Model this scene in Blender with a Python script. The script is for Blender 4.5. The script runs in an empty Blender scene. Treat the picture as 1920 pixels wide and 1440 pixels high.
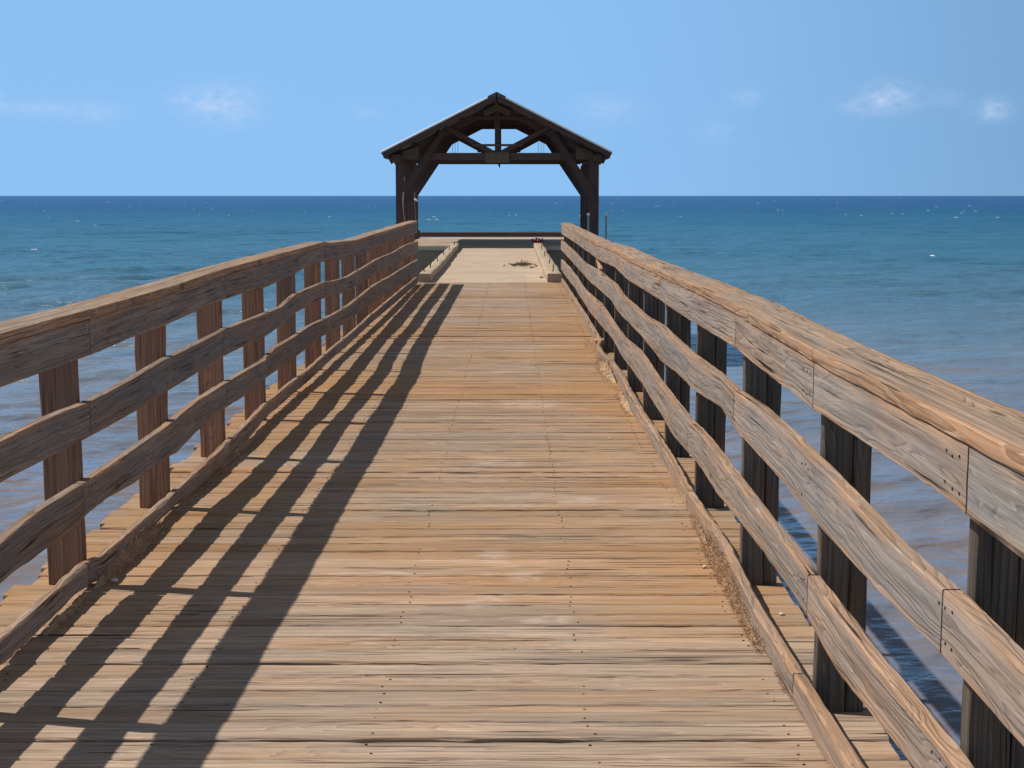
import bpy, bmesh, math, random
import numpy as np
from mathutils import Vector, noise, Matrix
random.seed(7)
scene = bpy.context.scene
C = scene.collection

# ------------------------------------------------------------------ camera
cam_d = bpy.data.cameras.new('camera'); cam = bpy.data.objects.new('camera', cam_d); C.objects.link(cam)
cam.location = (0, 0, 1.53)
cam.rotation_euler = (math.radians(90) - math.atan(353/2760), 0, 0)
cam_d.sensor_width = 36; cam_d.lens = 2760/1920*36
cam_d.clip_start = 0.05; cam_d.clip_end = 90000
scene.camera = cam

# ------------------------------------------------------------------ sky, sun, exposure
SUN = Vector((-0.75, 0.165, 1.0)).normalized()
EL = math.asin(SUN.z); AZ = math.atan2(SUN.x, SUN.y)
world = bpy.data.worlds.new("World"); scene.world = world; world.use_nodes = True
nt = world.node_tree; nt.nodes.clear()
def N(t, typ, **kw):
    n = t.nodes.new(typ)
    for k, v in kw.items():
        if k in n.inputs.keys() if isinstance(k, str) and hasattr(n.inputs, 'keys') else False: n.inputs[k].default_value = v
        else: setattr(n, k, v)
    return n
sky = nt.nodes.new('ShaderNodeTexSky'); sky.sky_type = 'NISHITA'; sky.sun_disc = False
sky.sun_elevation = EL; sky.sun_rotation = AZ
sky.air_density = 0.5; sky.dust_density = 0.0; sky.ozone_density = 6.0
tint = nt.nodes.new('ShaderNodeMix'); tint.data_type = 'RGBA'; tint.blend_type = 'MULTIPLY'
tint.inputs[0].default_value = 1; tint.inputs[7].default_value = (2.17, 4.25, 7.05, 1)
gam = nt.nodes.new('ShaderNodeGamma'); gam.inputs[1].default_value = 0.03
pre = nt.nodes.new('ShaderNodeMix'); pre.data_type = 'RGBA'; pre.blend_type = 'MULTIPLY'
pre.inputs[0].default_value = 1; pre.inputs[7].default_value = (1, 1, 1, 1)
nt.links.new(sky.outputs[0], gam.inputs[0]); nt.links.new(gam.outputs[0], tint.inputs[6])
# faint wisps of cloud in fixed directions of the sky (u = x/y, v = z/y)
tc = nt.nodes.new('ShaderNodeTexCoord'); sx = nt.nodes.new('ShaderNodeSeparateXYZ'); nt.links.new(tc.outputs['Generated'], sx.inputs[0])
def M(op, a, b=None, c=None, t=nt, clamp=False):
    n = t.nodes.new('ShaderNodeMath'); n.operation = op; n.use_clamp = clamp
    for i, v in enumerate((a, b, c)):
        if v is None: continue
        if isinstance(v, (int, float)): n.inputs[i].default_value = v
        else: t.links.new(v, n.inputs[i])
    return n.outputs[0]
su = M('DIVIDE', sx.outputs[0], sx.outputs[1]); sv = M('DIVIDE', sx.outputs[2], sx.outputs[1])
cm = nt.nodes.new('ShaderNodeCombineXYZ'); nt.links.new(su, cm.inputs[0]); nt.links.new(sv, cm.inputs[1])
cn = nt.nodes.new('ShaderNodeTexNoise'); cn.inputs['Scale'].default_value = 95; cn.inputs['Detail'].default_value = 7; cn.inputs['Roughness'].default_value = 0.62
mp = nt.nodes.new('ShaderNodeMapping'); mp.inputs['Scale'].default_value = (1, 1.7, 1); nt.links.new(cm.outputs[0], mp.inputs[0]); nt.links.new(mp.outputs[0], cn.inputs[0])
total = None
for (px, py, rx, ry, amp) in [(425, 200, 66, 34, .95), (350, 190, 30, 14, .35), (85, 208, 75, 17, .5), (190, 215, 60, 20, .4), (0, 192, 22, 16, .7), (1132, 208, 55, 24, .45),
                              (690, 215, 26, 14, .3), (1390, 188, 26, 16, .5), (1655, 188, 48, 26, 1.0), (1600, 205, 40, 16, .45), (1848, 210, 34, 20, .8), (1340, 248, 30, 20, .3), (1760, 190, 30, 16, .3)]:
    cu, cv = (px-960)/2760, (367-py)/2760
    a = M('POWER', M('DIVIDE', M('SUBTRACT', su, cu), rx/2760), 2); b = M('POWER', M('DIVIDE', M('SUBTRACT', sv, cv), ry/2760), 2)
    g = M('MULTIPLY', M('EXPONENT', M('MULTIPLY', M('ADD', a, b), -1.1)), amp)
    total = g if total is None else M('ADD', total, g)
front = M('GREATER_THAN', sx.outputs[1], 0.05)
cloud = M('MULTIPLY', M('MULTIPLY', total, front), M('MULTIPLY', M('SUBTRACT', cn.outputs[0], 0.28, clamp=True), 2.1), clamp=True)
cloud = M('MULTIPLY', cloud, 0.95)
# the sky is a little deeper away from the sun
away = nt.nodes.new('ShaderNodeMapRange'); away.interpolation_type = 'SMOOTHSTEP'; nt.links.new(sx.outputs[0], away.inputs[0])
for i_, v_ in enumerate((-.02, .55, 1, .62)): away.inputs[i_+1].default_value = v_
avm = nt.nodes.new('ShaderNodeVectorMath'); avm.operation = 'SCALE'; nt.links.new(tint.outputs[2], avm.inputs[0]); nt.links.new(away.outputs[0], avm.inputs['Scale'])
cmix = nt.nodes.new('ShaderNodeMix'); cmix.data_type = 'RGBA'; nt.links.new(cloud, cmix.inputs[0]); nt.links.new(avm.outputs[0], cmix.inputs[6])
cmix.inputs[7].default_value = (4.7, 5.75, 7.9, 1)
# added tone for the unseen sky overhead: dim neutral grey that weakens blue fill light
hi = nt.nodes.new('ShaderNodeMapRange'); hi.interpolation_type = 'SMOOTHSTEP'; nt.links.new(sx.outputs[2], hi.inputs[0])
for i_, v_ in enumerate((.17, .45, 0, .95)): hi.inputs[i_+1].default_value = v_
hmix = nt.nodes.new('ShaderNodeMix'); hmix.data_type = 'RGBA'; nt.links.new(hi.outputs[0], hmix.inputs[0]); nt.links.new(cmix.outputs[2], hmix.inputs[6])
hmix.inputs[7].default_value = (1.15, 1.3, 1.6, 1)
bg = nt.nodes.new('ShaderNodeBackground'); bg.inputs[1].default_value = 0.12
wo = nt.nodes.new('ShaderNodeOutputWorld'); nt.links.new(hmix.outputs[2], bg.inputs[0]); nt.links.new(bg.outputs[0], wo.inputs[0])
sd = bpy.data.lights.new('sun', 'SUN'); sd.energy = 4.0; sd.angle = math.radians(0.53); sd.color = (1, 0.94, 0.84)
so = bpy.data.objects.new('sun', sd); so.rotation_euler = SUN.to_track_quat('Z', 'Y').to_euler(); so.location = (-30, 10, 40); C.objects.link(so)
scene.view_settings.view_transform = 'Standard'; scene.view_settings.look = 'None'; scene.view_settings.exposure = 0; scene.view_settings.gamma = 1

# ------------------------------------------------------------------ material helpers
class T:
    def __init__(s, name):
        s.m = bpy.data.materials.new(name); s.m.use_nodes = True; s.t = s.m.node_tree; s.t.nodes.clear()
        s.out = s.t.nodes.new('ShaderNodeOutputMaterial')
    def n(s, typ): return s.t.nodes.new(typ)
    def l(s, a, b): s.t.links.new(a, b)
    def M(s, op, a, b=None, c=None, clamp=False): return M(op, a, b, c, s.t, clamp)
    def attr(s, name):
        a = s.n('ShaderNodeAttribute'); a.attribute_name = name; return a
    def sep(s, v):
        a = s.n('ShaderNodeSeparateXYZ'); s.l(v, a.inputs[0]); return a.outputs
    def comb(s, x, y, z):
        a = s.n('ShaderNodeCombineXYZ')
        for i, v in enumerate((x, y, z)):
            if isinstance(v, (int, float)): a.inputs[i].default_value = v
            else: s.l(v, a.inputs[i])
        return a.outputs[0]
    def scale(s, v, sc):
        a = s.n('ShaderNodeVectorMath'); a.operation = 'MULTIPLY'; s.l(v, a.inputs[0]); a.inputs[1].default_value = sc; return a.outputs[0]
    def noise(s, v, scale=1, detail=3, rough=.55, dist=0):
        a = s.n('ShaderNodeTexNoise'); s.l(v, a.inputs['Vector']); a.inputs['Scale'].default_value = scale; a.inputs['Detail'].default_value = detail
        a.inputs['Roughness'].default_value = rough; a.inputs['Distortion'].default_value = dist; return a.outputs[0]
    def rng(s, v, a, b, c=0., d=1., smooth=True):
        n = s.n('ShaderNodeMapRange'); s.l(v, n.inputs[0])
        n.interpolation_type = 'SMOOTHSTEP' if smooth else 'LINEAR'
        for i, x in enumerate((a, b, c, d)): n.inputs[i+1].default_value = x
        return n.outputs[0]
    def mix(s, f, a, b, mode='MIX'):
        n = s.n('ShaderNodeMix'); n.data_type = 'RGBA'; n.blend_type = mode
        for i, v in ((0, f), (6, a), (7, b)):
            if isinstance(v, (int, float)): n.inputs[i].default_value = v
            elif isinstance(v, tuple): n.inputs[i].default_value = (*v, 1)
            else: s.l(v, n.inputs[i])
        return n.outputs[2]
    def mul(s, col, f):   # colour times scalar
        n = s.n('ShaderNodeVectorMath'); n.operation = 'SCALE'; s.l(col, n.inputs[0])
        if isinstance(f, (int, float)): n.inputs['Scale'].default_value = f
        else: s.l(f, n.inputs['Scale'])
        return n.outputs[0]
    def bump(s, h, strength=.5, dist=.01, normal=None):
        n = s.n('ShaderNodeBump'); s.l(h, n.inputs['Height']); n.inputs['Strength'].default_value = strength; n.inputs['Distance'].default_value = dist
        if normal: s.l(normal, n.inputs['Normal'])
        return n.outputs[0]
    def pbr(s, col, rough=.8, normal=None, metal=0, spec=.3):
        p = s.n('ShaderNodeBsdfPrincipled')
        if isinstance(col, tuple): p.inputs['Base Color'].default_value = (*col, 1)
        else: s.l(col, p.inputs['Base Color'])
        if isinstance(rough, (int, float)): p.inputs['Roughness'].default_value = rough
        else: s.l(rough, p.inputs['Roughness'])
        p.inputs['Metallic'].default_value = metal; p.inputs['Specular IOR Level'].default_value = spec
        if normal: s.l(normal, p.inputs['Normal'])
        s.l(p.outputs[0], s.out.inputs[0]); return s.m

def wood_mat(name, grey, tan, orange, ring=40, ringc=.35, crack=.5, bumps=.6, wav=.05, dirt=None, fib=.25, streak=.5, edgeo=0):
    s = T(name)
    W = s.attr('wood').outputs['Vector']; ta = s.attr('tint'); A = s.sep(ta.outputs['Color']); EA = ta.outputs['Alpha']
    w = s.sep(W)
    # knots bend the growth rings and darken the core
    vo = s.n('ShaderNodeTexVoronoi'); vo.feature = 'F1'; vo.inputs['Scale'].default_value = 1; s.l(s.scale(W, (1.35, 6.5, 1.0)), vo.inputs['Vector'])
    knot = s.rng(vo.outputs['Distance'], 0.0, 0.55, 1, 0)
    core = s.rng(vo.outputs['Distance'], 0.03, 0.10, 1, 0)
    wn = s.n('ShaderNodeTexNoise'); s.l(s.scale(W, (.9, 9, 9)), wn.inputs['Vector']); wn.inputs['Scale'].default_value = 1; wn.inputs['Detail'].default_value = 3; wn.inputs['Roughness'].default_value = .5
    wc = s.sep(wn.outputs['Color'])
    wn2 = s.noise(s.scale(W, (6, 34, 34)), 1, 2, .5)
    t2 = s.M('ADD', w[1], s.M('MULTIPLY', s.M('SUBTRACT', wc[0], .5), wav))
    u2 = s.M('ADD', s.M('ADD', w[2], s.M('MULTIPLY', s.M('SUBTRACT', wc[1], .5), wav*2)), s.M('ADD', s.M('MULTIPLY', knot, .055), s.M('MULTIPLY', s.M('SUBTRACT', wn2, .5), wav*.12)))
    wave = s.n('ShaderNodeTexWave'); wave.wave_type = 'RINGS'; wave.rings_direction = 'X'; wave.wave_profile = 'SAW'
    s.l(s.comb(0, t2, u2), wave.inputs['Vector']); wave.inputs['Scale'].default_value = ring; wave.inputs['Distortion'].default_value = 0
    r = wave.outputs['Fac']
    rsharp = s.rng(r, .55, 1.0)
    fibre = s.noise(s.scale(W, (5, 260, 260)), 1, 3, .6)
    fib2 = s.noise(s.scale(W, (1.6, 70, 70)), 1, 4, .65)
    cr = s.rng(s.noise(s.scale(W, (1.1, 80, 80)), 1, 3, .5, .3), .60, .67)
    crm = s.rng(s.noise(s.scale(W, (2.0, 5, 5)), 1, 2, .5), .42, .62)
    cr = s.M('MULTIPLY', s.M('MULTIPLY', cr, crm), crack)
    mott = s.rng(s.noise(s.scale(W, (1.7, 11, 11)), 1, 5, .62), .33, .68)
    patch = s.rng(s.noise(s.scale(W, (.8, 3.5, 3.5)), 1, 4, .6), .46, .66)
    base = s.mix(mott, grey, tan)
    of = s.M('ADD', s.M('MULTIPLY', patch, .45), A[0], clamp=True)
    if edgeo: of = s.M('ADD', of, s.M('MULTIPLY', s.rng(EA, .15, 1), s.M('MULTIPLY', s.rng(s.noise(s.scale(W, (2.5, 20, 20)), 1, 3, .6), .3, .6, .3, 1), edgeo)), clamp=True)
    base = s.mix(s.M('MULTIPLY', of, .85), base, orange)
    base = s.mix(s.M('MULTIPLY', rsharp, ringc), base, s.mul(base, .42))
    edge = s.rng(r, .0, .16, 1, 0)
    base = s.mix(s.M('MULTIPLY', edge, ringc*.75), base, tuple(min(1, c*1.45) for c in tan))
    base = s.mul(base, s.M('ADD', 1-fib*.6, s.M('MULTIPLY', s.rng(fib2, .3, .68), fib)))
    base = s.mul(base, s.M('ADD', .82, s.M('MULTIPLY', fibre, .36)))
    # dark weather streaks and short pale raised splinters along the grain
    stn = s.rng(s.noise(s.scale(W, (.9, 26, 26)), 1, 5, .62, .2), .54, .70)
    base = s.mix(s.M('MULTIPLY', stn, streak), base, s.mul(base, .40))
    spl = s.rng(s.noise(s.scale(W, (7, 150, 150)), 1, 2, .5), .66, .73)
    base = s.mix(s.M('MULTIPLY', spl, .55), base, tuple(min(1, c*1.6) for c in tan))
    base = s.mix(s.M('MULTIPLY', core, .7), base, (.07, .035, .02))
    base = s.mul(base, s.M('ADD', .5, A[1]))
    base = s.mix(s.M('MULTIPLY', A[2], .5), base, tuple(c*.5 for c in grey))
    if dirt:
        geo = s.n('ShaderNodeNewGeometry'); P = geo.outputs['Position']
        d = s.rng(s.noise(P, .55, 5, .6), .42, .62)
        x = s.sep(P); yy = s.rng(x[1], 4.7, 5.6, .25, 1)
        near = s.rng(s.M('ABSOLUTE', s.M('ADD', x[0], .39)), .55, 1.25)
        d = s.M('MULTIPLY', s.M('ADD', s.M('MULTIPLY', d, .72), s.M('MULTIPLY', near, .48)), s.rng(s.noise(s.scale(P, (2.2, 14, 5)), 1, 4, .6), .3, .62, .45, 1), clamp=True)
        base = s.mix(s.M('MULTIPLY', s.M('MULTIPLY', d, .8), yy), base, dirt)
        # pale dried footprints and scuffs
        sc = s.rng(s.noise(s.scale(P, (3.2, 9, 3)), 1, 4, .5), .66, .72)
        base = s.mix(s.M('MULTIPLY', sc, .4), base, (.62, .48, .38))
    if dirt:   # dried pale footprints on the planks
        fp = None
        for fx, fy, rx, ry in ((-.09, 6.15, .07, .12), (-.03, 6.0, .06, .05), (.05, 5.82, .07, .07), (-.10, 5.45, .08, .10), (-.30, 6.1, .09, .03), (.12, 5.2, .10, .05), (-.55, 5.88, .22, .02), (.35, 7.3, .12, .10), (-.05, 8.4, .15, .12), (.1, 10.8, .2, .2)):
            q = s.M('EXPONENT', s.M('MULTIPLY', s.M('ADD', s.M('POWER', s.M('DIVIDE', s.M('SUBTRACT', x[0], fx), rx), 4), s.M('POWER', s.M('DIVIDE', s.M('SUBTRACT', x[1], fy), ry), 4)), -1))
            fp = q if fp is None else s.M('ADD', fp, q)
        fp = s.M('MULTIPLY', fp, s.rng(s.noise(s.scale(P, (9, 26, 5)), 1, 4, .6), .40, .58))
        base = s.mix(s.M('MULTIPLY', fp, .55, clamp=True), base, (.66, .52, .44))
    base = s.mix(cr, base, (.035, .022, .015))
    h = s.M('SUBTRACT', s.M('ADD', s.M('MULTIPLY', s.M('SUBTRACT', 1, rsharp), .5), s.M('ADD', s.M('MULTIPLY', fibre, .3), s.M('MULTIPLY', fib2, .8))), s.M('MULTIPLY', cr, 2.5))
    nrm = s.bump(h, bumps, .0035)
    return s.pbr(base, .82, nrm, spec=.18)

GREY = (.30, .245, .20); TAN = (.42, .30, .205); OR = (.47, .265, .13)
m_deck = wood_mat('deck_wood', (.39, .31, .245), (.54, .405, .31), (.50, .265, .125), ring=26, ringc=.35, crack=1, bumps=.9, wav=.04, dirt=(.45, .25, .105), fib=.42, streak=.5)
m_rail = wood_mat('rail_wood', (.26, .245, .24), (.365, .305, .255), (.48, .28, .16), ring=21, ringc=.45, crack=1, bumps=.8, wav=.12, fib=.45, streak=.5, edgeo=.75)
m_cap = wood_mat('cap_wood', (.31, .265, .225), (.46, .34, .24), (.50, .275, .15), ring=24, ringc=.5, crack=1, bumps=1, wav=.09, fib=.5, streak=.6, edgeo=.75)
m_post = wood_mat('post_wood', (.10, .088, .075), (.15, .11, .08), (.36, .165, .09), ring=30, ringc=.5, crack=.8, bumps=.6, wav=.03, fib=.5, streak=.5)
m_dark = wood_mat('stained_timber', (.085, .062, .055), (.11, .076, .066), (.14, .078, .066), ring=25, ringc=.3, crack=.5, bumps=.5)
m_pile = wood_mat('pile_wood', (.12, .10, .08), (.16, .12, .09), (.16, .11, .07), ring=20)

def concrete(name, a, b, stain=.35):
    s = T(name); g = s.n('ShaderNodeNewGeometry'); P = g.outputs['Position']
    n1 = s.rng(s.noise(P, .8, 6, .65), .35, .65); n2 = s.noise(P, 14, 5, .7); n3 = s.noise(P, 90, 3, .7)
    c = s.mix(n1, a, b)
    c = s.mul(c, s.M('ADD', .78, s.M('MULTIPLY', n2, .4)))
    salt = s.rng(s.noise(s.scale(P, (.9, .55, 1)), 1, 5, .55, .6), .60, .70)
    c = s.mix(s.M('MULTIPLY', salt, stain), c, (.68, .60, .54))
    dk = s.rng(s.noise(s.scale(P, (1.1, .35, 1)), 1.6, 6, .6, .4), .58, .72)
    c = s.mix(s.M('MULTIPLY', dk, .3), c, tuple(x*.55 for x in a))
    h = s.M('ADD', s.M('MULTIPLY', n2, .6), s.M('MULTIPLY', n3, .4))
    return s.pbr(c, .9, s.bump(h, .5, .008), spec=.15)
m_slab = concrete('sandy_concrete', (.50, .375, .27), (.58, .45, .335))
m_kerbc = concrete('kerb_concrete', (.44, .34, .23), (.52, .41, .29), .15)
m_wall = concrete('old_concrete', (.20, .165, .12), (.27, .22, .16), .1)
def simple(name, col, rough=.6, metal=0, spec=.4, var=.25, sc=20):
    s = T(name); g = s.n('ShaderNodeNewGeometry')
    n = s.noise(g.outputs['Position'], sc, 4, .6)
    s.pbr(s.mul(s.mix(0, col, col), s.M('ADD', 1-var/2, s.M('MULTIPLY', n, var))), rough, s.bump(n, .2, .004), metal, spec); return s.m
m_ply = simple('weathered_plywood', (.15, .115, .07), .85, var=1.0, sc=9)
m_rust = simple('rusty_steel', (.16, .08, .045), .8, .2)
m_nail = simple('rusty_nail', (.05, .03, .02), .7, .3)
m_steel = simple('grey_galvanised_steel', (.32, .31, .29), .45, .5)
m_white = simple('white_plastic', (.85, .85, .85), .4)
m_rope = simple('pale_rope', (.42, .38, .32), .9)
m_red = simple('red_cloth', (.30, .02, .03), .7)
m_twig = simple('driftwood', (.13, .09, .055), .9, var=.8)
m_leaf = simple('dry_leaf', (.12, .11, .04), .8, var=.8)
m_fibre = simple('splintered_fibre', (.52, .36, .23), .95, var=.8, sc=60)
m_foam = simple('foam', (.78, .82, .85), .6)
m_peb = simple('pale_pebble', (.72, .66, .6), .6)
def roof_mat():
    s = T('corrugated_roof'); g = s.n('ShaderNodeNewGeometry'); P = g.outputs['Position']
    n = s.noise(P, 2.0, 5, .6)
    return s.pbr(s.mul(s.mix(s.rng(n, .4, .7), (.22, .22, .20), (.17, .15, .13)), 1.0), .5, None, .15, .4)
m_roof = roof_mat()
m_ridge = simple('ridge_flashing', (.10, .10, .09), .6, .2)

# ------------------------------------------------------------------ tagging and mesh building
def tag(o, label=None, cat=None, group=None, kind=None):
    if label: o['label'] = label
    if cat: o['category'] = cat
    if group: o['group'] = group
    if kind: o['kind'] = kind
    return o
def empty(name, loc=(0, 0, 0)):
    o = bpy.data.objects.new(name, None); o.location = loc; C.objects.link(o); return o
def ns(x, y, z): return noise.noise(Vector((x, y, z)))

class MB:
    """collects timber sweeps; wood = (along grain, across, through) per vertex, tint per vertex"""
    def __init__(s): s.v = []; s.f = []; s.w = []; s.t = []
    def sweep(s, frames, nu=2, nv=1, ch=.0022, rough=.0012, erode=.004, tint=(.1, .5, 0), seed=None, pith=None):
        # frames: list of (centre Vector, U axis, V axis, half u, half v, s)
        if seed is None: seed = random.uniform(0, 900)
        po = pith or (random.uniform(-.12, .12), random.choice((-1, 1))*random.uniform(.03, .14))
        prof = []
        for i in range(nu+1):
            a = -1 + 2*i/nu; prof.append((a, -1))
        for i in range(nv+1):
            b = -1 + 2*i/nv; prof.append((1, b))
        for i in range(nu+1): prof.append((1-2*i/nu, 1))
        for i in range(nv+1): prof.append((-1, 1-2*i/nv))
        # corners occur twice: first is pulled along u, second along v -> a small chamfer
        n = len(prof); b0 = len(s.v)
        corner = {}
        seq = []
        for k, (a, b) in enumerate(prof):
            nxt = prof[(k+1) % n]; prv = prof[k-1]
            if (a, b) == nxt: seq.append((a, b, 'in'))
            elif (a, b) == prv: seq.append((a, b, 'out'))
            else: seq.append((a, b, ''))
        for (c, U, V, hu, hv, ss) in frames:
            for k, (a, b, q) in enumerate(seq):
                pa, pb = a*hu, b*hv
                if q:
                    side = k if q == 'in' else k-1   # both halves of a corner share the erosion value
                    e = ch + erode*max(0., ns(ss*9+seed, a*3.1, b*2.7+seed))*2
                    e = min(e, hu*.6, hv*.6)
                    onu = abs(b) == 1 and ((q == 'in' and k in (nu, nu*2+nv+2)) or (q == 'out' and k in (nu+nv+2, 0)))
                    if onu: pa -= math.copysign(e, a)
                    else: pb -= math.copysign(e, b)
                d = rough*ns(ss*16+seed, pa*35, pb*35+seed*.3)
                p = c + U*(pa + math.copysign(d, pa)) + V*(pb + math.copysign(d, pb))
                s.v.append(p); s.w.append((ss+seed, pa+po[0], pb+po[1])); s.t.append((*tint, 1. if abs(a) == 1 else 0.))
        m = len(frames)
        for i in range(m-1):
            for k in range(n):
                k2 = (k+1) % n
                s.f.append((b0+i*n+k, b0+i*n+k2, b0+(i+1)*n+k2, b0+(i+1)*n+k))
        s.f.append(tuple(b0+k for k in range(n))[::-1]); s.f.append(tuple(b0+(m-1)*n+k for k in range(n)))
        return s
    def bar(s, p0, p1, wu, wv, up=Vector((0, 0, 1)), step=.25, **kw):
        p0, p1 = Vector(p0), Vector(p1); d = p1-p0; L = d.length; d.normalize()
        U = up.cross(d)
        if U.length < .01: U = Vector((1, 0, 0))
        U.normalize(); V = d.cross(U)
        k = max(1, int(L/step))
        return s.sweep([(p0+d*(L*i/k), U, V, wu/2, wv/2, L*i/k) for i in range(k+1)], **kw)
    def build(s, name, mat, parent=None, angle=22):
        me = bpy.data.meshes.new(name); me.from_pydata([tuple(v) for v in s.v], [], s.f); me.update()
        if s.w:
            a = me.attributes.new('wood', 'FLOAT_VECTOR', 'POINT'); a.data.foreach_set('vector', np.array(s.w, dtype=np.float32).ravel())
            t = me.attributes.new('tint', 'FLOAT_COLOR', 'POINT'); t.data.foreach_set('color', np.array(s.t, dtype=np.float32).ravel())
        bm = bmesh.new(); bm.from_mesh(me); bmesh.ops.recalc_face_normals(bm, faces=bm.faces); bm.to_mesh(me); bm.free()
        me.shade_smooth(); me.set_sharp_from_angle(angle=math.radians(angle))
        me.materials.append(mat)
        o = bpy.data.objects.new(name, me); C.objects.link(o)
        if parent: o.parent = parent
        return o
def bm_obj(name, bm, mat, parent=None, smooth=False):
    bmesh.ops.recalc_face_normals(bm, faces=bm.faces)
    me = bpy.data.meshes.new(name); bm.to_mesh(me); bm.free(); me.materials.append(mat)
    if smooth: me.shade_smooth(); me.set_sharp_from_angle(angle=math.radians(40))
    o = bpy.data.objects.new(name, me); C.objects.link(o)
    if parent: o.parent = parent
    return o
def tube(bm, pts, r, seg=8):
    pts = [Vector(p) for p in pts]; rings = []
    rs = r if isinstance(r, (list, tuple)) else [r]*len(pts)
    for i, p in enumerate(pts):
        d = (pts[min(i+1, len(pts)-1)]-pts[max(i-1, 0)]).normalized()
        U = d.cross(Vector((0, 1, 0)) if abs(d.y) < .9 else Vector((1, 0, 0))).normalized(); V = d.cross(U)
        rings.append([bm.verts.new(p+(U*math.cos(a)+V*math.sin(a))*rs[i]) for a in [2*math.pi*k/seg for k in range(seg)]])
    for A_, B_ in zip(rings, rings[1:]):
        for k in range(seg): bm.faces.new((A_[k], A_[(k+1) % seg], B_[(k+1) % seg], B_[k]))
    bm.faces.new(rings[0][::-1]); bm.faces.new(rings[-1])
def bevbox(bm, x0, x1, y0, y1, z0, z1, b=.01):
    r = bmesh.ops.create_cube(bm, size=1, matrix=Matrix.Translation(((x0+x1)/2, (y0+y1)/2, (z0+z1)/2)) @ Matrix.Diagonal((x1-x0, y1-y0, z1-z0, 1)))
    es = list({e for v in r['verts'] for e in v.link_edges})
    if b > 0: bmesh.ops.bevel(bm, geom=es, offset=b, segments=2, affect='EDGES', profile=.5)

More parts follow.
